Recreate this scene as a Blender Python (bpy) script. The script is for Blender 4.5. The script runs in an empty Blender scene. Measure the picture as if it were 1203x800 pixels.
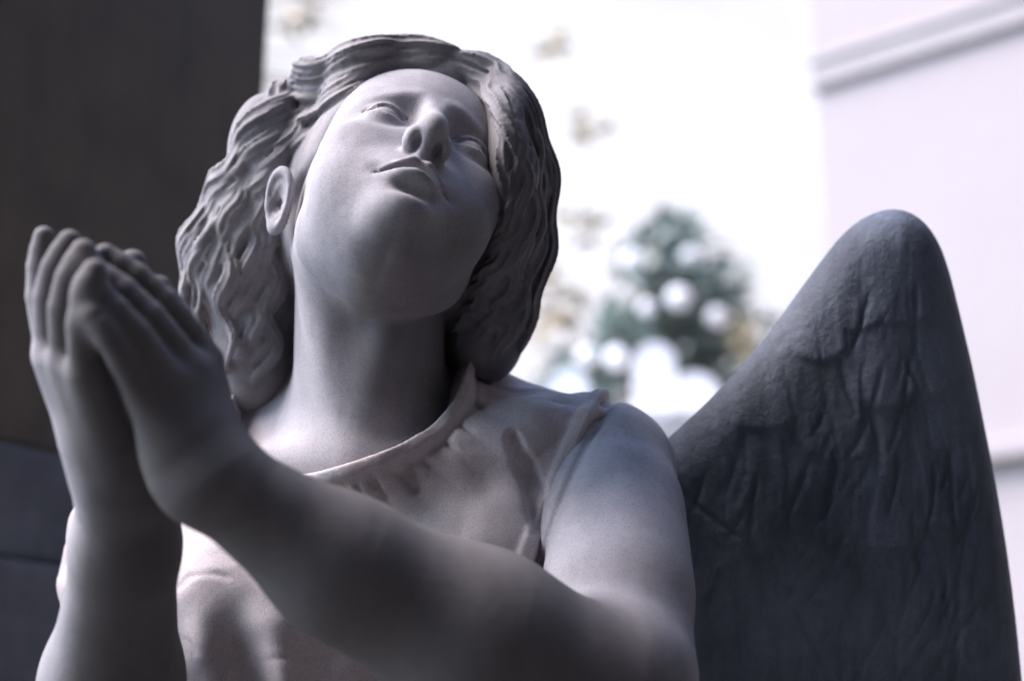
import bpy, bmesh, math, random
import numpy as np
from mathutils import Vector, Matrix

# ------------------------------------------------------------------ camera, sky, sun, exposure
SC = bpy.context.scene
COL = SC.collection
PITCH = math.radians(17.0)
CAM_H = 1.50
cam_data = bpy.data.cameras.new('camera')
cam_data.sensor_width = 36.0
cam_data.lens = 50.0
cam_data.clip_start = 0.05
cam_data.clip_end = 2000.0
cam_data.dof.use_dof = True
cam_data.dof.focus_distance = 1.07
cam_data.dof.aperture_fstop = 2.6
cam = bpy.data.objects.new('camera', cam_data)
COL.objects.link(cam)
cam.location = (0, 0, CAM_H)
cam.rotation_euler = (math.pi / 2 + PITCH, 0, 0)
SC.camera = cam

SUN_DIR = Vector((-0.61, -0.10, 0.785)).normalized()        # towards the sun
world = bpy.data.worlds.new('World')
SC.world = world
world.use_nodes = True
wn = world.node_tree
sky = wn.nodes.new('ShaderNodeTexSky')
sky.sky_type = 'NISHITA'
sky.sun_disc = False
sky.sun_elevation = math.asin(SUN_DIR.z)
sky.sun_rotation = math.atan2(SUN_DIR.x, SUN_DIR.y)
sky.air_density = 1.0
sky.dust_density = 0.6
sky.ozone_density = 2.0
wn.links.new(sky.outputs[0], wn.nodes['Background'].inputs[0])
wn.nodes['Background'].inputs[1].default_value = 0.13

sun_data = bpy.data.lights.new('sun', 'SUN')
sun_data.energy = 1.5
sun_data.angle = math.radians(42)
sun_data.color = (1.0, 0.85, 0.79)
sun = bpy.data.objects.new('sun', sun_data)
COL.objects.link(sun)
sun.rotation_euler = (-SUN_DIR).to_track_quat('-Z', 'Y').to_euler()

SC.view_settings.view_transform = 'Standard'
SC.view_settings.look = 'None'
SC.view_settings.exposure = 2.70
SC.view_settings.gamma = 1.0
SC.view_settings.use_curve_mapping = False

# ------------------------------------------------------------------ frames of reference
# The statue is worked out in an upright-turned workshop frame (X right, Y up, Z towards the viewer) and stood into the world by M_W
F_PX = 50.0 / 36.0 * 1203.0
CP, SP = math.cos(PITCH), math.sin(PITCH)
A_W = np.array([[1, 0, 0], [0, -SP, -CP], [0, CP, -SP]], dtype=np.float64)   # workshop -> world axes
T_W = np.array([0, 0, CAM_H])


def P(px, py, d):
    return np.array([(px - 601.5) / F_PX * d, (400.0 - py) / F_PX * d, -d])


def to_world(v):
    return np.asarray(v) @ A_W.T + T_W


def from_world(v):
    return (np.asarray(v) - T_W) @ A_W


# ------------------------------------------------------------------ object helpers
def tag(o, label=None, cat=None, group=None, kind=None):
    if label: o['label'] = label
    if cat: o['category'] = cat
    if group: o['group'] = group
    if kind: o['kind'] = kind
    return o


def empty(name, loc=(0, 0, 0)):
    o = bpy.data.objects.new(name, None)
    o.empty_display_size = 0.1
    COL.objects.link(o)
    o.location = loc
    return o


def mesh_obj(name, verts, faces, mat, parent=None, smooth=True):
    me = bpy.data.meshes.new(name)
    verts = np.asarray(verts, dtype=np.float32)
    if isinstance(faces, np.ndarray):
        n, k = faces.shape
        me.vertices.add(len(verts))
        me.vertices.foreach_set('co', verts.ravel())
        me.loops.add(n * k)
        me.loops.foreach_set('vertex_index', faces.astype(np.int32).ravel())
        me.polygons.add(n)
        me.polygons.foreach_set('loop_start', np.arange(0, n * k, k, dtype=np.int32))
        me.update(calc_edges=True)
        me.validate()
    else:
        me.from_pydata([tuple(v) for v in verts], [], faces)
        me.update()
    if smooth:
        me.polygons.foreach_set('use_smooth', np.ones(len(me.polygons), dtype=bool))
    me.materials.append(mat)
    o = bpy.data.objects.new(name, me)
    COL.objects.link(o)
    if parent is not None:
        o.parent = parent
        o.location = -Vector(parent.location)       # mesh data is in world space
    return o


def bm_obj(name, bm, mat, parent=None, smooth=False):
    me = bpy.data.meshes.new(name)
    bm.to_mesh(me)
    bm.free()
    if smooth:
        me.polygons.foreach_set('use_smooth', np.ones(len(me.polygons), dtype=bool))
    me.materials.append(mat)
    o = bpy.data.objects.new(name, me)
    COL.objects.link(o)
    if parent is not None:
        o.parent = parent
        o.location = -Vector(parent.location)
    return o


def point_attr(o, name, vals):
    a = o.data.attributes.new(name, 'FLOAT', 'POINT')
    a.data.foreach_set('value', np.asarray(vals, dtype=np.float32))


# ------------------------------------------------------------------ numpy signed-distance modelling
def smin(a, b, k):
    h = np.maximum(k - np.abs(a - b), 0.0) / k
    return np.minimum(a, b) - h * h * k * 0.25


def smax(a, b, k):
    return -smin(-a, -b, k)


def sphere(p, c, r):
    return np.linalg.norm(p - np.asarray(c), axis=1) - r


def ellip(p, c, r, R=None):
    q = p - np.asarray(c)
    if R is not None:
        q = q @ R
    r = np.asarray(r, dtype=float)
    k0 = np.linalg.norm(q / r, axis=1)
    k1 = np.linalg.norm(q / (r * r), axis=1)
    return k0 * (k0 - 1.0) / np.maximum(k1, 1e-9)


def cap(p, a, b, ra, rb=None):
    if rb is None: rb = ra
    a = np.asarray(a, dtype=float); b = np.asarray(b, dtype=float)
    ab = b - a
    h = np.clip(((p - a) @ ab) / (ab @ ab), 0, 1)
    return np.linalg.norm(p - a - h[:, None] * ab, axis=1) - (ra + (rb - ra) * h)


def rotm(rx=0, ry=0, rz=0):
    return np.array(Matrix.Rotation(math.radians(rz), 3, 'Z') @ Matrix.Rotation(math.radians(ry), 3, 'Y') @ Matrix.Rotation(math.radians(rx), 3, 'X'))


def chain(p, pts, rs, k=0.006):
    d = None
    for i in range(len(pts) - 1):
        c = cap(p, pts[i], pts[i + 1], rs[i], rs[i + 1])
        d = c if d is None else smin(d, c, k)
    return d


def surface(f, lo, hi, h, levels=3, safety=1.8, newton=1):
    """Sparse surface nets of f<0 inside the box lo..hi at spacing h."""
    lo = np.asarray(lo, float); hi = np.asarray(hi, float)
    n = np.ceil((hi - lo) / (h * 2 ** levels)).astype(int)
    g = np.stack(np.meshgrid(*[np.arange(k) for k in n], indexing='ij'), -1).reshape(-1, 3)
    for L in range(levels, -1, -1):
        s = h * 2 ** L
        keep = np.empty(len(g), bool)
        for i in range(0, len(g), 400000):
            q = lo + (g[i:i + 400000] + 0.5) * s
            keep[i:i + 400000] = np.abs(f(q)) < s * 0.87 * safety
        g = g[keep]
        if L:
            off = np.array([[a, b, c] for a in (0, 1) for b in (0, 1) for c in (0, 1)])
            g = (g[:, None, :] * 2 + off[None]).reshape(-1, 3)
    N = (n * 2 ** levels + 2).astype(np.int64)
    key = lambda a: (a[:, 0] * N[1] + a[:, 1]) * N[2] + a[:, 2]
    off = np.array([[a, b, c] for a in (0, 1) for b in (0, 1) for c in (0, 1)])
    corners = (g[:, None, :] + off[None]).reshape(-1, 3)
    uk, first, inv = np.unique(key(corners), return_index=True, return_inverse=True)
    cu = corners[first]
    val = np.empty(len(cu))
    for i in range(0, len(cu), 400000):
        val[i:i + 400000] = f(lo + cu[i:i + 400000] * h)
    cv = val[inv].reshape(-1, 8)
    ins = cv < 0
    mixed = ins.any(1) & ~ins.all(1)
    g = g[mixed]; cv = cv[mixed]
    E = [(0, 1), (2, 3), (4, 5), (6, 7), (0, 2), (1, 3), (4, 6), (5, 7), (0, 4), (1, 5), (2, 6), (3, 7)]
    acc = np.zeros((len(g), 3)); cnt = np.zeros(len(g))
    for a, b in E:
        x = (cv[:, a] < 0) != (cv[:, b] < 0)
        t = np.where(x, cv[:, a] / np.where(x, cv[:, a] - cv[:, b], 1), 0)
        pt = off[a] + (off[b] - off[a]) * t[:, None]
        acc += pt * x[:, None]; cnt += x
    verts = lo + (g + acc / cnt[:, None]) * h
    ck = key(g)
    order = np.argsort(ck); sk = ck[order]

    def find(a):
        k = key(a)
        i = np.clip(np.searchsorted(sk, k), 0, len(sk) - 1)
        ok = sk[i] == k
        return np.where(ok, order[i], -1)
    quads = []
    for ax in range(3):
        e = np.zeros(3, int); e[ax] = 1
        b = 1 << (2 - ax)
        x = (cv[:, 0] < 0) != (cv[:, b] < 0)
        gi = g[x]; flip = cv[x, 0] < 0
        u = np.zeros(3, int); v = np.zeros(3, int)
        u[(ax + 1) % 3] = 1; v[(ax + 2) % 3] = 1
        q = np.stack([find(gi - u - v), find(gi - v), find(gi), find(gi - u)], 1)
        ok = (q >= 0).all(1)
        q = q[ok]; flip = flip[ok]
        q[~flip] = q[~flip][:, ::-1]
        quads.append(q)
    quads = np.concatenate(quads)
    for _ in range(newton):
        e = h * 0.5
        f0 = f(verts)
        G = np.stack([f(verts + np.eye(3)[i] * e) - f(verts - np.eye(3)[i] * e) for i in range(3)], 1) / (2 * e)
        st = f0[:, None] * G / np.maximum((G * G).sum(1), 0.05)[:, None]
        ln = np.linalg.norm(st, axis=1)
        st *= np.minimum(1, 0.7 * h / np.maximum(ln, 1e-9))[:, None]
        verts = verts - st
    return verts, quads


_rng = np.random.default_rng(5)
_PERM = _rng.random((64, 64, 64)).astype(np.float32)


def vnoise(p):
    i = np.floor(p).astype(int); t = p - i
    t = t * t * (3 - 2 * t)
    i0 = i & 63; i1 = (i + 1) & 63
    r = 0
    for a in (0, 1):
        for b in (0, 1):
            for c in (0, 1):
                w = (t[:, 0] if a else 1 - t[:, 0]) * (t[:, 1] if b else 1 - t[:, 1]) * (t[:, 2] if c else 1 - t[:, 2])
                r = r + w * _PERM[(i1 if a else i0)[:, 0], (i1 if b else i0)[:, 1], (i1 if c else i0)[:, 2]]
    return r - 0.5


def fbm(p, oct=3):
    s = 0; a = 1.0
    for k in range(oct):
        s = s + a * vnoise(p + 17.3 * k); p = p * 2.03; a *= 0.5
    return s
# ------------------------------------------------------------------ materials
def nodes(name):
    m = bpy.data.materials.new(name); m.use_nodes = True
    nt = m.node_tree
    return m, nt, nt.nodes['Principled BSDF']


def N(nt, kind, **kw):
    n = nt.nodes.new(kind)
    for k, v in kw.items():
        if k in n.inputs: n.inputs[k].default_value = v
        else: setattr(n, k, v)
    return n


def ramp(nt, fac, stops):
    r = nt.nodes.new('ShaderNodeValToRGB')
    e = r.color_ramp.elements
    while len(e) < len(stops): e.new(0.5)
    for i, (p, c) in enumerate(stops):
        e[i].position = p
        e[i].color = (*c, 1) if len(c) == 3 else c
    nt.links.new(fac, r.inputs[0])
    return r.outputs[0]


def mix(nt, fac, a, b, mode='MIX'):
    m = nt.nodes.new('ShaderNodeMix'); m.data_type = 'RGBA'; m.blend_type = mode
    for sock, v in ((0, fac), (6, a), (7, b)):
        if isinstance(v, (int, float)): m.inputs[sock].default_value = v
        elif isinstance(v, tuple): m.inputs[sock].default_value = (*v, 1)
        else: nt.links.new(v, m.inputs[sock])
    return m.outputs[2]


def noise(nt, co, scale, detail=4, rough=.6, stretch=None):
    if stretch:
        mp = N(nt, 'ShaderNodeMapping'); mp.inputs['Scale'].default_value = stretch
        nt.links.new(co, mp.inputs[0]); co = mp.outputs[0]
    n = N(nt, 'ShaderNodeTexNoise', Scale=scale, Detail=detail, Roughness=rough)
    nt.links.new(co, n.inputs['Vector'])
    return n.outputs[0]


def stone(name, pale, mid, dark, streak=.5, rough=.8, bump=.14, use_darken=False, darken_col=(.056, .049, .044), speck=.25):
    m, nt, b = nodes(name)
    co = N(nt, 'ShaderNodeTexCoord').outputs['Object']
    c = ramp(nt, noise(nt, co, 9, 6, .62), [(.34, mid), (.62, pale)])
    st = ramp(nt, noise(nt, co, 24, 5, .65, (1.0, 1.0, .14)), [(.46, (0, 0, 0)), (.70, (1, 1, 1))])
    f = nt.nodes.new('ShaderNodeMath'); f.operation = 'MULTIPLY'; f.inputs[1].default_value = streak
    nt.links.new(st, f.inputs[0])
    c = mix(nt, f.outputs[0], c, dark)
    bl = ramp(nt, noise(nt, co, 38, 5, .7), [(.56, (0, 0, 0)), (.80, (.35, .35, .35))])
    c = mix(nt, bl, c, dark)
    sp = ramp(nt, noise(nt, co, 900, 2, .6), [(.30, (1 - speck, 1 - speck, 1 - speck)), (.55, (1.05, 1.05, 1.05))])
    c = mix(nt, 1.0, c, sp, 'MULTIPLY')
    if use_darken:  # per-vertex darkening, some of it painted shade
        at = N(nt, 'ShaderNodeAttribute', attribute_name='darken')
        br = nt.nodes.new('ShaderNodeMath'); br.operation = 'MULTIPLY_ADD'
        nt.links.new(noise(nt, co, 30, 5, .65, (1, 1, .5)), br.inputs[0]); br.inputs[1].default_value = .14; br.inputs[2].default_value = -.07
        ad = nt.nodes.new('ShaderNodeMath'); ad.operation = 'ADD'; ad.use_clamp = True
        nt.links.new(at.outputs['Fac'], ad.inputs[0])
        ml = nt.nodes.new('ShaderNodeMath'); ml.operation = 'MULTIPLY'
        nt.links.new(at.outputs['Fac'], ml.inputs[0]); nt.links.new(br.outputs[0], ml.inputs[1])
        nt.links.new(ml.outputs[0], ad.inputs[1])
        c = mix(nt, ad.outputs[0], c, darken_col)
    nt.links.new(c, b.inputs['Base Color'])
    b.inputs['Roughness'].default_value = rough
    b.inputs['Specular IOR Level'].default_value = .3
    n1 = noise(nt, co, 520, 3, .7); n2 = noise(nt, co, 95, 5, .65)
    bp = N(nt, 'ShaderNodeBump', Strength=bump, Distance=.0012); nt.links.new(n1, bp.inputs['Height'])
    bq = N(nt, 'ShaderNodeBump', Strength=bump, Distance=.004); nt.links.new(n2, bq.inputs['Height'])
    nt.links.new(bq.outputs[0], bp.inputs['Normal'])
    nt.links.new(bp.outputs[0], b.inputs['Normal'])
    return m


def plaster(name, a, b_, scale=2.0, rough=.9, bump=.3):
    m, nt, b = nodes(name)
    co = N(nt, 'ShaderNodeTexCoord').outputs['Object']
    c = ramp(nt, noise(nt, co, scale, 6, .6), [(.3, a), (.7, b_)])
    nt.links.new(c, b.inputs['Base Color'])
    b.inputs['Roughness'].default_value = rough
    bp = N(nt, 'ShaderNodeBump', Strength=bump, Distance=.01); nt.links.new(noise(nt, co, scale * 20, 4), bp.inputs['Height'])
    nt.links.new(bp.outputs[0], b.inputs['Normal'])
    return m


def leaf_mat(name, a, b_):
    m, nt, b = nodes(name)
    oi = N(nt, 'ShaderNodeNewGeometry')
    c = ramp(nt, oi.outputs['Random Per Island'], [(.0, a), (1.0, b_)])
    nt.links.new(c, b.inputs['Base Color'])
    b.inputs['Roughness'].default_value = .45
    return m


M_BODY = stone('weathered marble', (.350, .335, .358), (.25, .243, .268), (.12, .115, .125), .32, use_darken=True)
M_DRESS = stone('weathered marble of the dress', (.47, .425, .435), (.37, .335, .35), (.15, .135, .135), .30)
M_HAIR = stone('weathered marble of the hair', (.29, .275, .285), (.18, .175, .19), (.06, .06, .07), .6, use_darken=True, darken_col=(.045, .045, .055))
M_WING = stone('blackened marble of the wing', (.130, .156, .205), (.070, .085, .118), (.030, .037, .054), .6, rough=.7, bump=.5, speck=.25)
M_PIER = stone('dark pier stone', (.088, .066, .048), (.066, .050, .038), (.042, .034, .027), .4)
M_BASE = stone('dark base stone', (.095, .095, .105), (.065, .065, .076), (.036, .036, .044), .5)
M_WHITE = plaster('sunlit cream plaster', (.43, .345, .275), (.62, .53, .455), .22)
M_PINK = plaster('pinkish white plaster', (.305, .268, .272), (.335, .298, .30), .5)
M_MARBLE = plaster('white marble', (.78, .78, .80), (.84, .84, .85), 3)
M_TRIM = plaster('grey stone trim', (.315, .285, .285), (.35, .32, .315), 3)
M_GROUND = plaster('dark gravel', (.07, .068, .065), (.13, .12, .11), 6, bump=.8)
M_BLOCKER = plaster('dark light-blocker stone', (.040, .037, .035), (.07, .063, .06), 3)  # dark stone of the unseen light blockers
M_LEAF = leaf_mat('dark evergreen leaves', (.055, .090, .078), (.16, .21, .18))
M_DRYLEAF = leaf_mat('olive leaves', (.22, .17, .09), (.36, .28, .16))
M_BARK = plaster('bark', (.06, .05, .04), (.12, .10, .08), 8)


# ------------------------------------------------------------------ setting
def box_verts(lo, hi):
    x0, y0, z0 = lo; x1, y1, z1 = hi
    return [(x0, y0, z0), (x1, y0, z0), (x1, y1, z0), (x0, y1, z0), (x0, y0, z1), (x1, y0, z1), (x1, y1, z1), (x0, y1, z1)]


def add_box(bm, lo, hi, mat=None, bev=0.0):
    vs = [bm.verts.new(mat @ Vector(v) if mat is not None else v) for v in box_verts(lo, hi)]
    es = set()
    for f in ((0, 3, 2, 1), (4, 5, 6, 7), (0, 1, 5, 4), (1, 2, 6, 5), (2, 3, 7, 6), (3, 0, 4, 7)):
        fc = bm.faces.new([vs[i] for i in f]); es.update(fc.edges)
    if bev:
        bmesh.ops.bevel(bm, geom=list(es), offset=bev, segments=2, affect='EDGES', profile=.6)


def add_tube(bm, pts, radii, seg=8):
    rings = []
    pts = [Vector(p) for p in pts]
    for i, p in enumerate(pts):
        t = (pts[min(i + 1, len(pts) - 1)] - pts[max(i - 1, 0)]).normalized()
        a = t.orthogonal().normalized(); b = t.cross(a)
        rings.append([bm.verts.new(p + (a * math.cos(2 * math.pi * k / seg) + b * math.sin(2 * math.pi * k / seg)) * radii[i]) for k in range(seg)])
    for r0, r1 in zip(rings, rings[1:]):
        for k in range(seg): bm.faces.new((r0[k], r0[(k + 1) % seg], r1[(k + 1) % seg], r1[k]))
    bm.faces.new(rings[0][::-1]); bm.faces.new(rings[-1])


bm = bmesh.new()
bmesh.ops.create_grid(bm, x_segments=40, y_segments=40, size=600)
tag(bm_obj('ground', bm, M_GROUND), kind='structure')


def frame_at(x, y, yaw):
    return Matrix.Translation((x, y, 0)) @ Matrix.Rotation(yaw, 4, 'Z')


# the dark pier: its face runs from near the camera on the left to its far corner behind the statue
PA = Vector((-.405, 2.12, 0))                                  # far corner
pdir = Vector((-math.sin(math.radians(34)), -math.cos(math.radians(34)), 0))
MP = Matrix.Translation(PA) @ Matrix.Rotation(math.atan2(pdir.y, pdir.x), 4, 'Z')   # x along the face towards the camera; its back lies at -y
pier = tag(empty('stone_pier', PA), 'tall smooth dark stone pier standing behind the angel on the left', 'pier')
bm = bmesh.new(); add_box(bm, (0, -.62, 1.90), (.80, 0, 5.6), MP, .012)
bm_obj('shaft', bm, M_PIER, pier)
bm = bmesh.new()
zz = [0, .5, 1.0, 1.35, 1.60, 1.755, 1.90]
rr = random.Random(3)
for k in range(6):
    x = .27
    while x < .86:
        w = rr.uniform(.22, .36); x1 = min(x + w, .90)
        if .90 - x1 < .12: x1 = .90
        add_box(bm, (x + .002, -.66, zz[k] + .002), (x1 - .002, .026 + rr.uniform(0, .030), zz[k + 1] - .002), MP, .008)
        x = x1
add_box(bm, (.0, -.62, .0), (.268, .0, 1.898), MP, .008)
bm_obj('base_blocks', bm, M_BASE, pier)

# unseen block added behind the viewer to keep the sky off the statue
cw = tag(empty('sky_blocker', (3, -1.9, 0)), 'unseen dark block with pilasters, added to keep sky light off the angel', 'building')
bm = bmesh.new(); add_box(bm, (-4.4, -9, 0), (6, -1.9, 8.6), None, .03)
for k in range(4): add_box(bm, (-4.3 + k * 2.9, -1.898, 0), (-3.75 + k * 2.9, -1.72, 7.9), None, .02)
bm_obj('wall', bm, M_BLOCKER, cw)  # body of the added unseen block
bm = bmesh.new(); add_box(bm, (-4.7, -9.3, 8.602), (6.3, -1.5, 9.0), None, .06)
bm_obj('blocker_cornice', bm, M_BLOCKER, cw)
bm = bmesh.new(); add_box(bm, (1.4, -1.89, 0), (2.8, -1.80, 2.6), None, .01)
bm_obj('blocker_door', bm, M_BARK, cw)
tm = tag(empty('side_blocker', (2.2, .3, 0)), 'unseen tall dark block added on the right to cut sky and bounce light', 'side_blocker')
bm = bmesh.new(); add_box(bm, (1.45, -1.6, .30), (3.2, 1.75, 4.4), None, .03); bm_obj('wall', bm, M_BLOCKER, tm)  # unseen block, added to keep sky and bounce off the right side
bm = bmesh.new(); add_box(bm, (1.33, -1.7, 0), (3.3, 1.90, .298), None, .03); bm_obj('plinth', bm, M_BLOCKER, tm)
bm = bmesh.new(); add_box(bm, (1.30, -1.7, 4.402), (3.3, 1.9, 4.7), None, .04); bm_obj('blocker_cornice', bm, M_BLOCKER, tm)

# pale building on the right; wall receding to a corner
def ray(px, py, d):
    return Vector(to_world(P(px, py, d)[None])[0])


c0 = ray(957, 120, 8.5)
wdir = Vector((math.sin(math.radians(52)), -math.cos(math.radians(52)), 0))      # from the far corner towards the near right
MR = Matrix.Translation((c0.x, c0.y, 0)) @ Matrix.Rotation(math.atan2(wdir.y, wdir.x), 4, 'Z')
rb = tag(empty('pale_building', (c0.x, c0.y, 0)), 'pale pinkish plaster building with a sloping view of its grey moulding, at right', 'building')
bm = bmesh.new(); add_box(bm, (0, 0, 0), (7.5, 4, 9.5), MR, .01)
bm_obj('wall', bm, M_PINK, rb)
zt = ray(985, 62, 8.2).z
bm = bmesh.new()
add_box(bm, (.0, -.05, zt - .07), (7.6, -.002, zt + .07), MR, .02)
add_box(bm, (.0, -.075, zt + .072), (7.6, -.002, zt + .12), MR, .02)
bm_obj('moulding', bm, M_TRIM, rb)
zb = ray(1190, 505, 7.0).z
bm = bmesh.new(); add_box(bm, (.0, -.09, zb - .09), (7.6, -.002, zb + .02), MR, .02)
bm_obj('string_course', bm, M_PINK, rb)

# white wall far behind
fw = tag(empty('white_chapel', (0, 20, 0)), 'large overexposed white plastered building far behind the angel', 'building')
bm = bmesh.new(); add_box(bm, (-14, 20, 0), (16, 26, 21), None, .05)
bm_obj('wall', bm, M_WHITE, fw)

# terrace with planting behind the statue's shoulder
zt = ray(700, 492, 10.0).z
tw = tag(empty('terrace_wall', (1, 10, 0)), 'white stone retaining wall with a flat coping beyond the shoulder', 'wall')
bm = bmesh.new(); add_box(bm, (-3, 9.8, 0), (3.2, 16, zt - .12), None, .02); bm_obj('masonry', bm, M_WHITE, tw)
bm = bmesh.new(); add_box(bm, (-3.1, 9.7, zt - .118), (3.3, 10.3, zt), None, .02); bm_obj('coping', bm, M_MARBLE, tw)


def leaf_cloud(bm, centres, n, size, rnd):
    for c, r in centres:
        k = int(n * r ** 2)
        for _ in range(k):
            d = Vector((rnd.gauss(0, 1), rnd.gauss(0, 1), rnd.gauss(0, 1))).normalized() * (rnd.random() ** .45) * r
            p = Vector(c) + d
            a = Vector((rnd.gauss(0, 1), rnd.gauss(0, 1), rnd.gauss(0, .7))).normalized()
            b = a.orthogonal().normalized(); b = (b * rnd.uniform(-1, 1) + a.cross(b) * rnd.uniform(-1, 1)).normalized()
            s = size * rnd.uniform(.6, 1.3)
            bm.faces.new([bm.verts.new(p - a * s), bm.verts.new(p + b * s * .45), bm.verts.new(p + a * s), bm.verts.new(p - b * s * .45)])


rnd = random.Random(8)
bush = tag(empty('evergreen_shrub', (ray(780, 480, 11.0).x, 11.0, zt)), 'dark green leafy shrub growing on the terrace between the head and the wing', 'shrub')
cl = [(ray(740, 385, 10.6), .26), (ray(735, 425, 10.8), .26), (ray(782, 330, 10.7), .30), (ray(830, 345, 10.9), .30), (ray(790, 285, 10.8), .22), (ray(775, 375, 10.9), .24),
      (ray(830, 405, 10.9), .32), (ray(865, 380, 11.1), .24), (ray(655, 450, 11.0), .20), (ray(700, 440, 10.7), .22), (ray(850, 440, 11.0), .26), (ray(790, 425, 11.2), .26)]
bm = bmesh.new(); leaf_cloud(bm, [(c, r * 1.35) for c, r in cl], 620, .115, rnd); bm_obj('foliage', bm, M_LEAF, bush)
for px, py, d, r in ((797, 350, 10.3, .085), (742, 306, 10.4, .075), (724, 420, 10.3, .08), (842, 372, 10.4, .07), (690, 418, 10.5, .07), (760, 362, 10.2, .055), (812, 300, 10.5, .06)):  # white balls added for bright blurred discs in the shrub
    bm = bmesh.new()
    bmesh.ops.create_icosphere(bm, subdivisions=3, radius=r, matrix=Matrix.Translation(ray(px, py, d)))
    for q in bm.verts: q.co += q.normal * r * .16 * math.sin(q.co.x * 190) * math.sin(q.co.y * 170) * math.sin(q.co.z * 180)
    bm_obj('highlight_ball', bm, M_MARBLE, bush, True)
bm = bmesh.new()
tb = Vector((ray(780, 480, 11.0).x, ray(780, 480, 10.9).y, zt - .1))
for c, r in cl: add_tube(bm, [tb, tb.lerp(c, .5) + Vector((rnd.uniform(-.08, .08), rnd.uniform(-.08, .08), .05)), c], [.035, .02, .006], 6)
bm_obj('stem', bm, M_BARK, bush)


def highlight_slab(px, py, d, w, label):  # white slab added to give a bright out-of-focus disc
    p = ray(px, py, d)
    o = tag(empty('highlight_slab', (p.x, p.y, zt)), label, 'highlight_slab', 'white slabs added for blurred highlights')
    bm = bmesh.new()
    h = p.z - zt
    n = 14; t = .05
    prof = [(-w, .06)] + [(-w * math.cos(math.pi * k / n), h - w + w * math.sin(math.pi * k / n)) for k in range(n + 1)] + [(w, .06)]
    fr = [bm.verts.new((p.x + a, p.y - t, zt + b)) for a, b in prof]; bk = [bm.verts.new((p.x + a, p.y + t, zt + b)) for a, b in prof]
    bm.faces.new(fr); bm.faces.new(bk[::-1])
    for k in range(len(prof)): bm.faces.new((fr[k], bk[k], bk[(k + 1) % len(prof)], fr[(k + 1) % len(prof)]))
    bmesh.ops.recalc_face_normals(bm, faces=bm.faces)
    bm_obj('slab', bm, M_MARBLE, o)
    bm = bmesh.new(); add_box(bm, (p.x - w - .04, p.y - t - .05, zt + .001), (p.x + w + .04, p.y + t + .05, zt + .06), None, .01)
    bm_obj('plinth', bm, M_MARBLE, o)


highlight_slab(768, 405, 10.15, .14, 'tall white round-topped slab added for a blurred highlight before the shrub')
highlight_slab(815, 440, 10.05, .17, 'broad white slab added for a blurred highlight close to the wing')
highlight_slab(668, 436, 10.1, .14, 'white round-topped slab added for a blurred highlight right of the hair')

# a tree behind the pier holds sparse olive twigs against the white building
tr = tag(empty('olive_tree', (-3.6, 9.0, 0)), 'sparse olive-leaved tree whose thin twigs cross the white background', 'tree')
cl = [(ray(358, 0, 7.5), .20), (ray(655, 55, 7.8), .13), (ray(690, 150, 8.0), .15), (ray(684, 268, 8.0), .16), (ray(640, 330, 8.2), .18), (ray(655, 375, 8.3), .18), (ray(868, 395, 8.4), .16)]
bm = bmesh.new(); leaf_cloud(bm, cl, 640, .07, rnd); bm_obj('foliage', bm, M_DRYLEAF, tr)
bm = bmesh.new(); add_tube(bm, [(-3.6, 9.0, 0), (-3.5, 9.0, 2.5), (-3.2, 8.8, 4.4), (-2.6, 8.6, 6.2)], [.17, .14, .11, .05], 12)
bm_obj('trunk', bm, M_BARK, tr)
bm = bmesh.new()
for c, r in cl:
    s = Vector((-2.6, 8.6, 6.2))
    add_tube(bm, [s, s.lerp(c, .4) + Vector((0, .3, .55)), s.lerp(c, .8) + Vector((0, .15, .3)), c], [.016, .006, .003, .002], 5)
bm_obj('branch', bm, M_BARK, tr)
# ------------------------------------------------------------------ the head (own frame, life size metres: x to the figure's left, y up, z forward)
HEAD_S = 1.126
_rx, _ry, _rz = -0.87264309, 0.2216063, -0.19427208
R_H = np.array(Matrix.Rotation(_rz, 3, 'Z') @ Matrix.Rotation(_rx, 3, 'X') @ Matrix.Rotation(_ry, 3, 'Y'))
T_H = np.array([-0.0946, 0.1016, -1.15])


def head_local(q):
    return (q - T_H) @ R_H / HEAD_S


def head_to(q):
    return np.asarray(q) * HEAD_S @ R_H.T + T_H


def skull(p):
    d = ellip(p, (0, .030, -.012), (.073, .086, .094))
    return d


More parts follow.
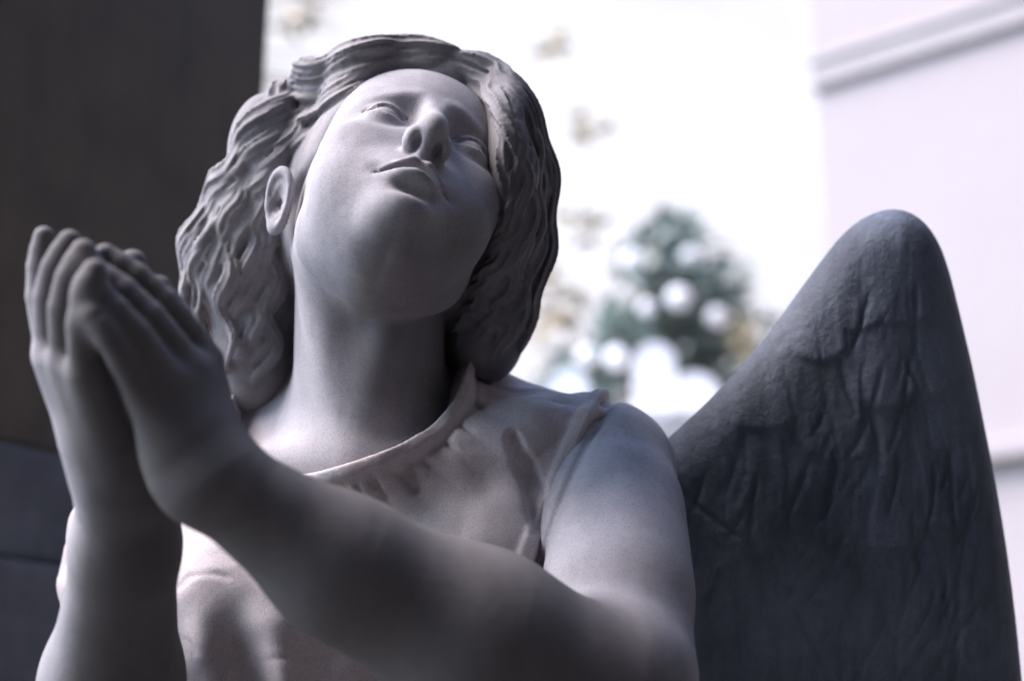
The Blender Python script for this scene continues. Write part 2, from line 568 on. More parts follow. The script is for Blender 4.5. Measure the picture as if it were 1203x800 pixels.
def face(p):
    q = p.copy(); q[:, 0] = np.abs(q[:, 0])               # symmetric half
    d = ellip(p, (0, .030, -.012), (.072, .085, .094))
    d = smin(d, ellip(p, (0, .040, .028), (.060, .055, .054)), .03)           # forehead
    d = smin(d, ellip(p, (0, -.028, .020), (.0585, .079, .062)), .03)          # face mass
    d = smin(d, cap(q, (.038, -.058, .002), (.010, -.094, .058), .017, .015), .030)   # jaw
    d = smin(d, ellip(p, (0, -.086, .040), (.022, .022, .034)), .02)          # under the chin
    d = smin(d, ellip(q, (.034, -.052, .050), (.027, .034, .027)), .022)      # cheek
    d = smin(d, ellip(q, (.041, -.026, .054), (.020, .016, .017)), .020)      # cheekbone
    d = smin(d, ellip(p, (0, -.068, .064), (.030, .026, .0255)), .018)        # mouth mound
    d = smin(d, ellip(p, (0, -.0955, .0715), (.0165, .0140, .0178)), .016)       # chin
    d = smin(d, cap(q, (.012, .0165, .0790), (.044, .0165, .0610), .0080, .0065), .011)   # brow
    # sockets
    d = smax(d, -ellip(q, (.031, -.001, .0905), (.018, .0115, .0145)), .014)
    d = smax(d, -ellip(q, (.0165, .003, .090), (.006, .012, .012)), .012)
    d = smax(d, -ellip(q, (.028, .0090, .0865), (.0185, .0056, .0105), rotm(0, 22, 0)), .006)
    # nose
    d = smin(d, cap(p, (0, .014, .0805), (0, -.034, .1035), .0062, .0085), .011)
    n = ellip(p, (0, -.0390, .1040), (.0088, .0086, .0095))
    n = smin(n, ellip(q, (.0106, -.0440, .0945), (.0060, .0072, .0095)), .007)
    n = smin(n, cap(p, (0, -.0440, .1045), (0, -.0530, .0920), .0050, .0058), .005)
    d = smin(d, n, .006)
    d = smax(d, -ellip(q, (.0072, -.0512, .0972), (.0031, .0070, .0060), rotm(-35)), .0022)
    # eyeballs and lids
    eb = sphere(q, (.0308, -.0005, .0686), .0118)
    lid = sphere(q, (.0308, -.0003, .0690), .0144)
    t = q - np.array([.0308, 0, 0])
    arc = np.clip(1 - (t[:, 0] / .0158) ** 2, 0, 1)
    up = t[:, 1] - (.0060 * arc ** .8 - .001 - .0*t[:, 0])
    lw = -(t[:, 1] - (-.0040 * arc - .001))
    opening = np.maximum(up, lw)                            # <0 inside the almond
    lids = smax(lid, -opening * .9, .0016)
    d = smin(d, lids, .0050)
    cr = np.abs(sphere(q, (.0308, .0010, .0690), .0149))    # crease above the lid
    crease = np.maximum(cr, np.abs(t[:, 1] - (.0092 * np.clip(1 - (t[:, 0] / .021) ** 2, 0, 1) - .001)) - .0004) - .0007
    d = smax(d, -crease, .0022)
    d = np.minimum(d, eb)
    # lips
    x = q[:, 0]
    up_y = -.0672 - .0055 * np.clip(x / .024, 0, 1.2) ** 1.5 + .0012 * np.exp(-((x - .006) / .004) ** 2) - .0010 * np.exp(-(x / .0032) ** 2)
    up_z = .0912 - .0150 * (x / .025) ** 2
    d = smin(d, (np.sqrt(((p[:, 1] - up_y) / 1.0) ** 2 + (p[:, 2] - up_z) ** 2) - np.clip(.0068 * (1 - (x / .027) ** 2), .0002, 1) + np.maximum(x - .025, 0)) * .9, .0035)
    lo_y = -.0818 + .0066 * np.clip(x / .024, 0, 1.2) ** 2
    lo_z = .0918 - .0165 * (x / .025) ** 2
    d = smin(d, (np.sqrt(((p[:, 1] - lo_y) / 1.05) ** 2 + (p[:, 2] - lo_z) ** 2) - np.clip(.0083 * (1 - (x / .0255) ** 2), .0002, 1) + np.maximum(x - .023, 0)) * .9, .0040)
    slot_y = -.0730 - .0012 * (x / .02) ** 2 + .0008 * np.exp(-(x / .004) ** 2)
    slot = np.maximum(np.abs(p[:, 1] - slot_y) - .0056 * np.clip(1 - (x / .024) ** 2, 0, 1), np.maximum(.060 - .012 * (x / .025) ** 2 - p[:, 2], x - .0255))
    d = smax(d, -slot, .0025)
    d = smax(d, -cap(p, (0, -.056, .1000), (0, -.0635, .0990), .0024, .0030), .005)   # philtrum
    d = smax(d, -ellip(p, (0, -.0890, .0945), (.017, .0048, .0100)), .009)    # under the lower lip
    d = smax(d, -sphere(q, (.0285, -.0735, .0860), .0028), .008)              # mouth corner
    return d


EAR_N = np.array([-.62, .10, .76]); EAR_N /= np.linalg.norm(EAR_N)
EAR_U = np.array([.14, .97, -.02]); EAR_U -= EAR_N * (EAR_U @ EAR_N); EAR_U /= np.linalg.norm(EAR_U)
EAR_M = np.stack([EAR_N, EAR_U, np.cross(EAR_N, EAR_U)], 1)


def ear(p):
    """the ear that shows beside the cheek (worked in the workshop frame)"""
    a = (p - P(332, 236, 1.133)) @ EAR_M / .74
    y, z, x = a[:, 1], a[:, 2], a[:, 0]
    # helix: ring of an ellipse in the y-z plane, narrower at the bottom
    e = np.stack([y / .0310, z / (.0165 + .10 * np.clip(y, -.03, .03))], 1)
    rr = np.linalg.norm(e, axis=1)
    ring = (rr - 1) * .019
    helix = np.sqrt(ring ** 2 + (x - .006) ** 2) - .0036
    inner = np.sqrt(((rr - .62) * .017) ** 2 + (x - .003) ** 2) - .0030
    plate = np.maximum((rr - 1.0) * .018, np.abs(x - .001) - .0022)
    lobe = ellip(a, (.004, -.0290, .0035), (.0050, .0090, .0075))
    trag = ellip(a, (.003, -.006, .0145), (.0045, .0065, .0045))
    d = smin(helix, plate, .004)
    d = smin(d, inner, .003)
    d = smin(d, lobe, .005)
    d = smin(d, trag, .005)
    d = smax(d, -ellip(a, (.006, -.004, .003), (.006, .011, .0070)), .003)
    return d * .74


def head(p):
    return face(p)
# ------------------------------------------------------------------ body of the statue (workshop frame)
SH_L = P(708, 556, 1.175); EL_L = P(705, 815, .95); WR_L = P(250, 562, .862)
SH_R = P(172, 652, 1.235); EL_R = P(112, 1010, 1.10); WR_R = P(150, 575, .905)
NECK_T = P(436, 300, 1.175); NECK_B = P(432, 540, 1.185)


def torso(p):
    d = cap(p, P(440, 600, 1.26), P(430, 1150, 1.33), .120, .105)
    d = smin(d, ellip(p, P(425, 770, 1.21), (.165, .175, .115)), .05)             # rib cage
    d = smin(d, ellip(p, P(555, 690, 1.155), (.085, .080, .075)), .05)            # breast
    d = smin(d, ellip(p, P(310, 720, 1.150), (.085, .080, .075)), .05)
    d = smin(d, cap(p, P(440, 604, 1.215), SH_L, .066, .056), .05)                # shoulder girdle
    d = smin(d, cap(p, P(420, 585, 1.215), SH_R, .062, .056), .05)
    d = smin(d, cap(p, P(470, 462, 1.25), P(640, 552, 1.215), .036, .030), .05)    # trapezius
    d = smin(d, cap(p, P(400, 450, 1.25), P(260, 560, 1.25), .040, .034), .05)
    d = smin(d, cap(p, P(450, 545, 1.115), P(620, 512, 1.145), .012, .014), .03)  # collar bones
    d = smin(d, cap(p, P(410, 545, 1.115), P(270, 545, 1.150), .012, .014), .03)
    return d


def neck(p):
    d = cap(p, NECK_T, NECK_B, .0615, .0625)
    d = smin(d, cap(p, P(372, 300, 1.13), P(415, 530, 1.125), .014, .011), .03)   # tendon to the collar bone
    d = smin(d, cap(p, P(455, 400, 1.118), P(440, 470, 1.122), .012, .010), .03)  # throat
    return d


def forearm_l(p):
    f = cap(p, P(700, 818, .95), P(560, 752, .925), .056, .0575)
    f = smin(f, cap(p, P(560, 752, .925), P(400, 664, .893), .0570, .0418), .02)
    f = smin(f, cap(p, P(400, 664, .893), WR_L, .0418, .0272), .02)
    return f


def forearm_r(p):
    g = cap(p, EL_R, P(132, 800, .985), .055, .0455)
    g = smin(g, cap(p, P(132, 800, .985), P(148, 640, .925), .0455, .0315), .02)
    g = smin(g, cap(p, P(148, 640, .925), WR_R, .0315, .0290), .02)
    return g


def arms(p):
    d = cap(p, SH_L, P(738, 790, .985), .0600, .0480)
    d = smin(d, cap(p, P(722, 600, 1.12), P(728, 690, 1.045), .050, .050), .02)
    f = forearm_l(p)
    d = smin(d, f, .030)
    r = cap(p, SH_R, P(175, 1000, 1.14), .0630, .046)
    g = forearm_r(p)
    r = smin(r, g, .03)
    return np.minimum(d, r)


def resample(c, n):
    c = np.asarray(c, float)
    s = np.r_[0, np.cumsum(np.linalg.norm(np.diff(c, axis=0), axis=1))]
    u = np.linspace(0, s[-1], n)
    o = np.stack([np.interp(u, s, c[:, k]) for k in range(c.shape[1])], 1)
    for _ in range(6):
        o[1:-1] = .5 * o[1:-1] + .25 * (o[2:] + o[:-2])
    return o


def finger(p, pts, r0, r1):
    c = resample([P(*a) for a in pts], 9)
    for _ in range(2): c[1:-1] = .5 * c[1:-1] + .25 * (c[2:] + c[:-2])
    rs = [r0 + (r1 - r0) * i / 8 + .0006 * (i in (4, 6)) for i in range(9)]
    return chain(p, list(c), rs, .004)


def hand_l(p):
    """the figure's left hand: its back to the viewer, fingers slanting up to the left"""
    w = WR_L
    k = [P(240, 425, .885), P(222, 438, .865), P(198, 452, .850), P(170, 468, .842)]    # knuckles, index to little finger
    d = None
    base = [P(254, 550, .872), P(246, 554, .864), P(230, 560, .858), P(204, 556, .852)]
    for a, b, ra, rb in zip(base, k, (.0185, .0185, .0160, .0130), (.0120, .0122, .0118, .0105)):
        c = cap(p, a, b, ra, rb)
        d = c if d is None else smin(d, c, .018)
    d = smin(d, cap(p, w, P(226, 530, .862), .0290, .024), .02)
    fs = [([(240, 425, .885), (205, 365, .874), (165, 325, .868), (124, 300, .866)], .0108, .0072),
          ([(222, 438, .865), (188, 384, .853), (152, 345, .848), (112, 317, .848)], .0110, .0072),
          ([(198, 452, .850), (170, 405, .836), (140, 368, .830), (107, 339, .830)], .0104, .0070),
          ([(170, 468, .842), (150, 428, .828), (131, 398, .822), (111, 371, .822)], .0092, .0064)]
    for pts, a, b in fs:
        d = smin(d, finger(p, pts, a, b), .0045)
    th = finger(p, [(244, 520, .885), (240, 450, .915), (210, 380, .915), (186, 340, .905)], .0160, .0092)
    d = smin(d, th, .008)
    return d


def hand_r(p):
    """the figure's right hand: seen on the little-finger edge, fingers curving up"""
    w = WR_R
    k = [P(64, 415, .900), P(66, 420, .880), P(84, 428, .860), P(104, 440, .843)]
    base = [P(122, 540, .915), P(124, 545, .900), P(132, 548, .885), P(146, 545, .875)]
    d = None
    for a, b, ra, rb in zip(base, k, (.0180, .0185, .0175, .0150), (.0135, .0138, .0130, .0120)):
        c = cap(p, a, b, ra, rb)
        d = c if d is None else smin(d, c, .018)
    d = smin(d, cap(p, w, P(132, 520, .893), .0290, .024), .02)
    fs = [([(64, 415, .900), (46, 360, .898), (45, 310, .896), (52, 278, .894)],   .0100, .0066),
          ([(66, 420, .880), (52, 358, .874), (60, 310, .872), (82, 284, .872)], .0106, .0074),
          ([(84, 428, .860), (70, 372, .850), (78, 322, .848), (98, 295, .849)], .0102, .0074),
          ([(104, 440, .843), (93, 388, .830), (97, 345, .827), (111, 318, .829)], .0094, .0070)]
    for pts, a, b in fs:
        d = smin(d, finger(p, pts, a, b), .0040)
    th = finger(p, [(140, 520, .915), (128, 430, .925), (138, 350, .915), (156, 310, .905)], .0155, .0092)
    d = smin(d, th, .008)
    return d


def boxed(f, lo, hi, pad=.02):
    """evaluate f only near its box, a safe distance elsewhere"""
    lo = np.asarray(lo); hi = np.asarray(hi)

    def g(p):
        e = np.linalg.norm(np.maximum(np.maximum(lo - p, p - hi), 0), axis=1)
        out = e + pad
        near = e < pad
        if near.any():
            out[near] = f(p[near])
        return out
    return g


def head_w(p):
    return smin(head(head_local(p)) * HEAD_S, ear(p), .006)


head_b = boxed(head_w, T_H - .17, T_H + .17, .03)
_hl = boxed(hand_l, np.minimum(P(100, 280, .8), P(100, 600, .95)) - [0.03, 0, 0.02], np.array([P(290, 300, .9)[0], P(100, 270, .85)[1], -.78]), .02)
hand_lo = np.array([P(20, 400, .93)[0] - .01, P(100, 620, .93)[1], -.97]); hand_hi = np.array([P(290, 400, .93)[0], P(100, 255, .93)[1] + .01, -.78])
hl_b = boxed(hand_l, hand_lo, hand_hi, .03)
hr_b = boxed(hand_r, hand_lo, hand_hi, .03)


def body_core(p):
    d = smin(torso(p), neck(p), .035)
    return d


ARM_N = np.array([.93, -.30, .22]) / np.linalg.norm([.93, -.30, .22])


def body(p):
    d = body_core(p)
    d = smin(d, head_b(p), .020)
    gl = -((p - P(664, 560, 1.10)) @ ARM_N)
    d = d + .0035 * np.exp(-((gl + .0065) / .0042) ** 2) * np.clip((p[:, 1] + .20) / .03, 0, 1)
    a = arms(p)
    a = a + .0040 * np.exp(-((gl + .0065) / .0042) ** 2) * np.clip((p[:, 1] + .20) / .03, 0, 1) * (p[:, 2] < -1.0)
    h = np.minimum(hl_b(p), 9)
    a = smin(a, h, .010)
    a = smin(a, hr_b(p), .010)
    d = smin(d, a, .012)
    return d


# garment: a shell over the torso, cut by neckline and arm holes
NK_A = P(418, 380, 1.13)


def garment(p):
    t = smin(torso(p), neck(p), .03)
    px = p[:, 0] / -p[:, 2] * F_PX + 601.5
    t = t - .0152
    # long folds falling from the breast
    u = p[:, 0] * 1.0 + .16 * p[:, 1]
    lowm = np.clip((-.17 - p[:, 1]) / .06, 0, 1)
    t = t - lowm * (.006 * np.sin(u * 62 + 1.2) + .004 * np.sin(u * 121 + 2))
    # soft rumples
    t = t - .0110 * vnoise(p * np.array([16, 22, 16]) + 3) - .0045 * vnoise(p * 48)
    # one raised fold by the arm hole and small gathers under the neckline
    qz = p.copy(); qz[:, 2] = 0
    line = [(602, 517), (616, 548), (629, 580), (634, 600), (636, 614)]
    gr = chain(qz, [np.array([P(a, b, 1.09)[0], P(a, b, 1.09)[1], 0]) for a, b in line], [.0030, .0042, .0050, .0054, .0056])
    t = t + .0055 * np.clip(1 - gr / .0055, 0, 1) ** 1.5
    for gx, gy, hx, hy, r in ((404, 572, 412, 592, .0016), (390, 575, 393, 589, .0012), (472, 544, 488, 574, .0024), (434, 556, 440, 570, .0012)):
        g1 = cap(qz, np.array([P(gx, gy, 1.09)[0], P(gx, gy, 1.09)[1], 0]), np.array([P(hx, hy, 1.09)[0], P(hx, hy, 1.09)[1], 0]), r)
        t = t + .0036 * np.clip(1 - g1 / .0050, 0, 1) ** 1.5
    # neckline
    neckcut = ellip(p, P(396, 440, 1.135), (.110, .063, .20), rotm(0, 0, 29))
    neckcut = smin(neckcut, cap(p, P(412, 432, 1.14), P(435, 150, 1.22), .083, .16), .03)
    neckcut = smin(neckcut, sphere(p, P(268, 490, 1.13), .040), .02)
    nc = P(405, 415, 1.1)
    pl = np.arctan2(p[:, 1] - nc[1], p[:, 0] - nc[0])
    ph = pl * 17 + 3.2 * vnoise(p * np.array([22, 22, 22]))
    gath = (1 - np.abs(np.sin(ph))) ** 2
    wob = .5 + 1.0 * np.clip(.5 + vnoise(p * 19 + 9), 0, 1)
    t = t - .0012 + .0022 * gath * wob * np.exp(-((neckcut - .019) / .0075) ** 2)
    t = t + .0019 * gath * wob * np.clip((neckcut - .014) / .006, 0, 1) * np.exp(-np.clip(neckcut - .019, 0, 1) / .022)
    t = t + .0014 * np.exp(-((neckcut - .0155) / .0022) ** 2)
    cr = np.abs(vnoise(p * np.array([13, 30, 13]) @ rotm(0, 0, 24) + 5)) + .5 * np.abs(vnoise(p * np.array([30, 62, 30]) @ rotm(0, 0, -18)))
    t = t + .0013 * np.exp(-(cr / .07) ** 2)
    hem = np.abs(neckcut - .005) - .0055
    t = np.where(hem < .02, smin(t, smax(t - .0030, hem, .003), .003), t)
    t = smax(t, -neckcut, .003)
    # arm hole of the left arm
    arm = cap(p, P(735, 500, 1.16), P(745, 760, .99), .066, .078)
    n = np.array([.93, -.30, .22]); n /= np.linalg.norm(n)
    arm = -((p - P(664, 560, 1.10)) @ n)
    t = t + .0070 * np.exp(-(arm / .035) ** 2) * np.clip((p[:, 1] + .11) / .05, 0, 1)
    hem2 = np.abs(arm - .006) - .0060
    t = np.where(hem2 < .02, smin(t, smax(t - .0028, hem2, .004), .004), t)
    t = smax(t, -arm, .003)
    t = smin(t, chain(p, [P(690, 492, 1.135), P(704, 486, 1.147), P(718, 482, 1.160)], [.0042, .0040, .0028]), .004)
    return t


# wing
WING = np.array([(640, 640), (700, 585), (775, 521), (840, 458), (900, 391), (940, 334), (968, 295), (1000, 260), (1028, 245), (1054, 240),
                 (1082, 250), (1104, 275), (1120, 312), (1140, 395), (1156, 470), (1176, 575), (1192, 680), (1203, 790),
                 (1212, 920), (1210, 1060), (1180, 1250), (1120, 1400), (1020, 1480), (930, 1440), (860, 1300), (800, 1120), (740, 900), (660, 760)], float)


def smooth_poly(pts, it=2):
    for _ in range(it):
        n = np.roll(pts, -1, 0)
        pts = np.stack([.75 * pts + .25 * n, .25 * pts + .75 * n], 1).reshape(-1, 2)
    return pts


WD = 1.21
WPOLY = smooth_poly(np.array([P(a, b, WD)[:2] for a, b in WING]))


def poly_sdf(q, v):
    d = np.full(len(q), 1e9); s = np.ones(len(q))
    n = len(v)
    for i in range(n):
        a = v[i]; b = v[i - 1]
        e = b - a; w = q - a
        h = np.clip((w @ e) / (e @ e), 0, 1)
        bb = w - h[:, None] * e
        d = np.minimum(d, (bb * bb).sum(1))
        c1 = q[:, 1] >= a[1]; c2 = q[:, 1] < b[1]; c3 = e[0] * w[:, 1] > e[1] * w[:, 0]
        s = np.where((c1 & c2 & c3) | (~c1 & ~c2 & ~c3), -s, s)
    return s * np.sqrt(d)


_gx = np.linspace(-.06, .54, 241); _gy = np.linspace(-.90, .22, 449)
_grid = poly_sdf(np.stack(np.meshgrid(_gx, _gy, indexing='ij'), -1).reshape(-1, 2), WPOLY).reshape(241, 449)


def wing_d2(q):
    u = np.clip((q[:, 0] + .06) / .0025, 0, 239.999); w = np.clip((q[:, 1] + .90) / .0025, 0, 447.999)
    i = u.astype(int); j = w.astype(int); a = u - i; b = w - j
    return _grid[i, j] * (1 - a) * (1 - b) + _grid[i + 1, j] * a * (1 - b) + _grid[i, j + 1] * (1 - a) * b + _grid[i + 1, j + 1] * a * b


def wing_f(p):
    d2 = wing_d2(p)
    bend = .35 * (p[:, 0] - .30) ** 2 + .03 * (p[:, 1])
    z = p[:, 2] + WD + bend
    th = .018 + .016 * np.clip(-d2 / .10, 0, 1) ** .6
    return smax(d2, np.abs(z) - th, .038) * .9


WR_LO = (0.02, -.80, -1.42); WR_HI = (.46, .14, -1.08)
# ------------------------------------------------------------------ hair: carved wavy locks over a cap, falling behind the ears
def hair_base(p):
    q = head_local(p)
    c = ellip(q, (0, .034, -.016), (.0825, .094, .104))
    opening = ellip(q, (0, -.040, .070), (.0745, .1135, .078))
    opening = np.minimum(opening, ellip(q, (0, -.075, .02), (.12, .080, .07)))
    c = smax(c, -opening, .012) * HEAD_S
    d = smax(c, -ellip(p, P(334, 234, 1.11), (.022, .024, .034)), .010)
    d = smin(d, ellip(q, (.006, .086, .052), (.036, .014, .034)) * HEAD_S, .012)
    for (a, r) in ((P(535, 410, 1.245), (.030, .045, .025)), (P(318, 185, 1.215), (.036, .055, .05)), (P(285, 300, 1.225), (.046, .060, .05)), (P(298, 405, 1.225), (.034, .060, .040)), (P(348, 390, 1.255), (.035, .075, .028)),
                   (P(597, 215, 1.15), (.020, .075, .07)), (P(597, 300, 1.19), (.019, .060, .06)), (P(573, 405, 1.205), (.028, .032, .040)),
                   (P(450, 300, 1.29), (.10, .10, .05))):
        d = smin(d, ellip(p, a, r), .03)
    return d


def on_base(pts, f):
    """march each line of sight to the hair base, or to where it passes closest"""
    pts = np.asarray(pts, float)
    dirs = np.stack([P(a, b, 1.0) for a, b in pts])
    t = np.full(len(pts), .95); best = np.full(len(pts), 9.); tb = t.copy()
    for _ in range(90):
        d = f(dirs * t[:, None])
        m = d < best
        best[m] = d[m]; tb[m] = t[m]
        t = np.where(d > .0006, t + np.clip(d * .6, .001, .02), t)
    return dirs * tb[:, None]


GL = [[(546, 72), (492, 71), (440, 86), (400, 115), (362, 150), (330, 178), (306, 208), (300, 248), (316, 292), (328, 360), (322, 430), (300, 480)],
      [(545, 67), (484, 63), (425, 82), (380, 113), (345, 150), (318, 195), (300, 245), (298, 300), (305, 360), (300, 430), (286, 478)],
      [(544, 63), (474, 55), (410, 71), (362, 102), (325, 145), (295, 190), (275, 240), (262, 290), (268, 350), (272, 420), (276, 470)],
      [(542, 59), (472, 51), (405, 66), (350, 96), (310, 140), (282, 185), (258, 235), (232, 285), (230, 340), (244, 400), (262, 460)],
      [(540, 55), (480, 49), (402, 65), (346, 94), (306, 139), (274, 186), (247, 238), (214, 288), (214, 345), (230, 400), (252, 452)]]
GR = [[(530, 74), (560, 90), (584, 122), (597, 158), (604, 200), (603, 245), (592, 290), (572, 325), (553, 352), (532, 385), (528, 435)],
      [(530, 69), (570, 83), (599, 115), (616, 157), (618, 205), (617, 260), (606, 310), (590, 350), (572, 390), (558, 425), (545, 448)],
      [(530, 64), (574, 78), (606, 115), (627, 162), (637, 215), (634, 275), (622, 325), (607, 370), (602, 410), (590, 438), (572, 452)],
      [(530, 60), (578, 77), (612, 114), (634, 164), (643, 217), (641, 280), (630, 330), (616, 375), (614, 415), (603, 442), (582, 456)]]


def lock_mesh(c, nrm, width, thick, ridges, twist, vs, fs, seed):
    n = len(c); K = 18
    tan = np.gradient(c, axis=0); tan /= np.linalg.norm(tan, axis=1)[:, None]
    side = np.cross(tan, nrm); side /= np.linalg.norm(side, axis=1)[:, None]
    nn = np.cross(side, tan)
    th = np.linspace(0, 2 * math.pi, K, endpoint=False)
    base = sum(len(v) for v in vs)
    s = np.linspace(0, 1, n)
    env = np.clip(np.minimum(s / .09, (1 - s) / .16), 0.05, 1) ** .6
    rr = 1 + .26 * np.cos(ridges * th[None, :] + twist * s[:, None] * 6 + seed)
    ring = c[:, None, :] + (np.cos(th)[None, :, None] * side[:, None, :] * width + np.sin(th)[None, :, None] * nn[:, None, :] * thick) * (rr * env[:, None])[:, :, None]
    vs.append(ring.reshape(-1, 3))
    i = np.arange(n - 1)[:, None] * K; j = np.arange(K)[None, :]
    q = np.stack([i + j, i + (j + 1) % K, i + K + (j + 1) % K, i + K + j], -1).reshape(-1, 4) + base
    fs.extend(map(tuple, q.tolist()))
    fs.append(tuple(range(base + K - 1, base - 1, -1))); fs.append(tuple(range(base + (n - 1) * K, base + n * K)))


def make_locks():
    rnd = np.random.default_rng(11)
    vs, fs = [], []
    for fam, (G, cnt) in enumerate(((GL, 23), (GR, 14))):
        R = [resample(on_base(resample(g, 60), hair_base), 60) for g in G]
        for layer in range(2):
            m = cnt if layer == 0 else cnt - 2
            for k in range(m):
                u = (k + .5 * layer + rnd.uniform(-.2, .2)) / (cnt - 1) * (len(R) - 1)
                u = min(max(u, 0), len(R) - 1.001)
                i = int(u); w = u - i
                c = R[i] * (1 - w) + R[i + 1] * w
                s0 = 0 if layer == 0 else rnd.uniform(.0, .45); s1 = rnd.uniform(.86, 1.) if layer == 0 else min(1, s0 + rnd.uniform(.3, .55))
                a, b = int(s0 * 59), int(s1 * 59)
                c = resample(c[a:b + 1], 64)
                e = 1e-3
                nr = np.stack([hair_base(c + np.eye(3)[j] * e) - hair_base(c - np.eye(3)[j] * e) for j in range(3)], 1)
                nr /= np.linalg.norm(nr, axis=1)[:, None] + 1e-9
                tan = np.gradient(c, axis=0); tan /= np.linalg.norm(tan, axis=1)[:, None]
                sd = np.cross(tan, nr)
                L = np.r_[0, np.cumsum(np.linalg.norm(np.diff(c, axis=0), axis=1))] + s0 * .45
                amp = np.clip((L - .03) / .12, 0.1, 1) * (.0068 if fam == 0 else .0042)
                ph = rnd.normal(0, .7) + .9 * u
                wl = .062
                c = c + sd * (amp * np.sin(L / wl * 6.283 + ph))[:, None] + nr * (amp * .55 * np.cos(L / wl * 6.283 + ph + .6) + (rnd.uniform(-.005, .004) if layer == 0 else rnd.uniform(.001, .006)) - .004 * np.clip(1 - L / .06, 0, 1))[:, None]
                wd = rnd.uniform(.0065, .0105) if layer == 0 else rnd.uniform(.0035, .0060)
                lock_mesh(c, nr, wd, wd * rnd.uniform(.60, .85), rnd.integers(5, 8), rnd.uniform(-.5, .5), vs, fs, rnd.uniform(0, 6))
    return vs, fs


def build_hair(mat, parent):
    v, q = surface(hair_base, (-.36, -.12, -1.42), (.08, .32, -.95), .0030)
    # rough wavy carving on the parts no lock covers
    vs, fs = make_locks()
    n0 = sum(len(x) for x in vs)
    allv = np.concatenate(vs + [v])
    allf = fs + [tuple(r) for r in (q + n0).tolist()]
    me = bpy.data.meshes.new('hair_src')
    me.from_pydata(to_world(allv).tolist(), [], allf)
    o = bpy.data.objects.new('hair', me)
    COL.objects.link(o)
    md = o.modifiers.new('r', 'REMESH'); md.mode = 'VOXEL'; md.voxel_size = .0014
    sm = o.modifiers.new('s', 'SMOOTH'); sm.factor = .5; sm.iterations = 2
    dg = bpy.context.evaluated_depsgraph_get()
    new = bpy.data.meshes.new_from_object(o.evaluated_get(dg))
    o.modifiers.clear()
    o.data = new
    bpy.data.meshes.remove(me)
    new.name = 'hair'
    new.materials.clear(); new.materials.append(mat)
    new.polygons.foreach_set('use_smooth', np.ones(len(new.polygons), dtype=bool))
    if parent is not None:
        o.parent = parent; o.location = -Vector(parent.location)
    return o
# ------------------------------------------------------------------ the statue
ROOT_LOC = to_world(P(432, 1150, 1.32)[None])[0]; ROOT_LOC[2] = .42
angel = tag(empty('angel_statue', ROOT_LOC), 'weathered marble angel looking upward with joined hands and one dark raised wing', 'statue')

BH = .0022
v, q = surface(body, (-.45, -.52, -1.45), (.25, .36, -.76), BH)
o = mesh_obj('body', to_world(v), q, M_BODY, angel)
fa = np.minimum(forearm_l(v), hl_b(v))  # forearms and hands get a darker tone
fb = np.minimum(forearm_r(v), hr_b(v))
# rim light painted in: outer edge of right arm and hand kept paler
axis_px = np.interp(v[:, 1], [-.45, P(128, 800, .985)[1], WR_R[1], P(84, 428, .86)[1], P(60, 290, .87)[1]], [EL_R[0], P(128, 800, .985)[0], WR_R[0], P(84, 428, .86)[0], P(66, 290, .87)[0]])
side = v[:, 0] - axis_px
fc = cap(v, P(172, 652, 1.235), P(150, 1000, 1.12), .064, .05)  # right upper arm: shade from the hands painted in as darker colour
darken = np.maximum(np.maximum(np.clip(1 - np.maximum(fa, 0) / .018, 0, 1) * .70, np.clip(1 - np.maximum(fb, 0) / .018, 0, 1) * .70 * (1 - .75 * np.clip((-side - .010) / .018, 0, 1))), np.clip(1 - fc / .02, 0, 1) * .85 * (v[:, 1] < P(0, 585, 1.2)[1]))
# a darker brown patch down the throat and left of the neck, uneven edge
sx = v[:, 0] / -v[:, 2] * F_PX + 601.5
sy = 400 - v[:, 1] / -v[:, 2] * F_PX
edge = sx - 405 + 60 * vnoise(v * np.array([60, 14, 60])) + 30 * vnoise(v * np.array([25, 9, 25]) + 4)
neck_patch = np.clip(edge / 34, 0, 1) * np.clip((sy - 236 + 50 * vnoise(v * 18 + 2)) / 60, 0, 1) * np.clip((508 - sy + 50 * vnoise(v * np.array([50, 8, 50]) + 6)) / 40, 0, 1) * (sx < 620) * (v[:, 2] < -.98)
darken = np.maximum(darken, .50 * neck_patch)
point_attr(o, 'darken', darken)

v, q = surface(garment, (-.45, -.56, -1.48), (.25, .1, -.98), .0023, safety=3.0)
mesh_obj('garment', to_world(v), q, M_DRESS, angel)

o = build_hair(M_HAIR, angel)
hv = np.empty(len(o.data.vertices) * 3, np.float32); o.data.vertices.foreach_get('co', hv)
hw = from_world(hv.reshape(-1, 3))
point_attr(o, 'darken', np.clip((hw[:, 0] + .04) / .05, 0, 1) * .6)  # hair darkens to the right, shade put into the colour


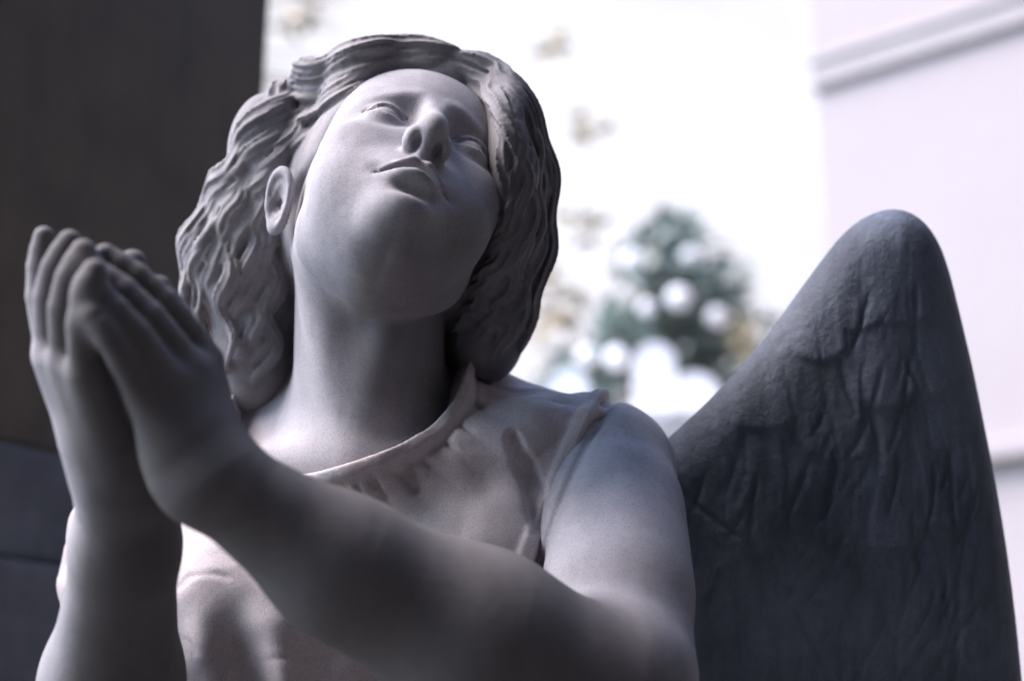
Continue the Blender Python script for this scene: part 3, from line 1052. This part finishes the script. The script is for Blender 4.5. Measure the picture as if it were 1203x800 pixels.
def feather_relief(x, y):
    """low carved feathers: overlapping rows of long rounded tips, with incised shafts"""
    h = np.zeros(len(x)); rn = np.random.default_rng(4)
    top = P(1054, 240, WD)[1]
    rows = [(.10, .050, .10), (.19, .058, .14), (.30, .062, .18), (.43, .066, .22), (.60, .07, .28), (.78, .07, .3)]
    for ri, (dy, wdt, ln) in enumerate(rows):
        nf = 9
        for k in range(nf):
            cx = .10 + k * wdt * .80 + rn.uniform(-.010, .010) + (.02 if ri % 2 else 0)
            tip = top - dy - rn.uniform(-.02, .025)
            lean = rn.uniform(-.10, .04) - .10 * (cx - .25)
            u = (x - cx - lean * (y - tip)) / (wdt * .5); w = (y - tip) / ln
            rnd_tip = np.sqrt(np.clip(1 - u * u, 0, 1)) * .16
            ins = (np.abs(u) < 1) & (w > .16 - rnd_tip) & (w < 1)
            rise = np.clip(1 - (w - .16 + rnd_tip) / .9, 0, 1) ** 1.5
            e = np.clip((1 - np.abs(u)) / .18, 0, 1) * np.clip((w - .16 + rnd_tip) / .06, 0, 1)
            hh = (.0034 * rise * e - .0016 * np.exp(-(u / .06) ** 2) * rise * (rn.random() < .7)) * rn.uniform(.6, 1.15)
            h = np.where(ins, np.maximum(h, hh), h)
    # incised barbs and scratches
    for _ in range(150):
        x0 = rn.uniform(.12, .42); y0 = rn.uniform(-.32, .06); ln = rn.uniform(.025, .09); sl = rn.normal(-.15, .22); cv = rn.normal(0, 2.0)
        t = y0 - y
        dx = (x - x0 - sl * t - cv * t * t) / rn.uniform(.0016, .0032)
        h = h - rn.uniform(.0007, .0021) * np.exp(-dx * dx) * np.clip(np.minimum(t, ln - t) / .012, 0, 1)
    return h


v, q = surface(wing_f, WR_LO, WR_HI, .0019)
e = .002
nz = np.stack([wing_f(v + np.eye(3)[i] * e) - wing_f(v - np.eye(3)[i] * e) for i in range(3)], 1); nz /= np.linalg.norm(nz, axis=1)[:, None]
dd = wing_d2(v)
msk = np.clip((-dd - .014) / .03, 0, 1)
wob = .045 * vnoise(v * 9)
rel = feather_relief(v[:, 0] + wob, v[:, 1] + (.06 * vnoise(v * 8 + 7))) * msk
rel += .0034 * fbm(v * np.array([22, 9, 22]), 3) * (.3 + .7 * msk) + .0007 * fbm(v * np.array([150, 24, 150]), 2) * msk
v = v + nz * rel[:, None]
mesh_obj('wing', to_world(v), q, M_WING, angel)

# long skirt below the picture, down to the pedestal
bx, by = ROOT_LOC[0], ROOT_LOC[1]
rings = []; K = 96
th = np.linspace(0, 2 * math.pi, K, endpoint=False)
sv = []
for i, (z, r) in enumerate(((.422, .30), (.50, .285), (.70, .25), (.95, .215), (1.15, .19), (1.32, .165), (1.42, .15))):
    rr_ = r * (1 + (.075 * np.cos(th * 11 + i * .15) + .04 * np.cos(th * 17 + 1)) * (1.42 - z + .25))
    k = (z - .42)
    sv.append(np.stack([bx + rr_ * np.cos(th), by - .06 * k + rr_ * .85 * np.sin(th), np.full(K, z)], 1))
fs = []
for i in range(len(sv) - 1):
    for j in range(K): fs.append((i * K + j, i * K + (j + 1) % K, (i + 1) * K + (j + 1) % K, (i + 1) * K + j))
fs.append(tuple(range(K))[::-1]); fs.append(tuple(range((len(sv) - 1) * K, len(sv) * K)))
mesh_obj('skirt', np.concatenate(sv), fs, M_DRESS, angel)

ped = tag(empty('statue_pedestal', (bx, by, 0)), 'dark stepped stone pedestal carrying the angel', 'pedestal')
bm = bmesh.new(); add_box(bm, (bx - .48, by - .42, .12), (bx + .48, by + .42, .36), None, .015); bm_obj('block', bm, M_BASE, ped)
bm = bmesh.new(); add_box(bm, (bx - .54, by - .48, .362), (bx + .54, by + .48, .42), None, .015); bm_obj('cap', bm, M_BASE, ped)
bm = bmesh.new(); add_box(bm, (bx - .60, by - .54, 0), (bx + .60, by + .54, .118), None, .015); bm_obj('step', bm, M_BASE, ped)
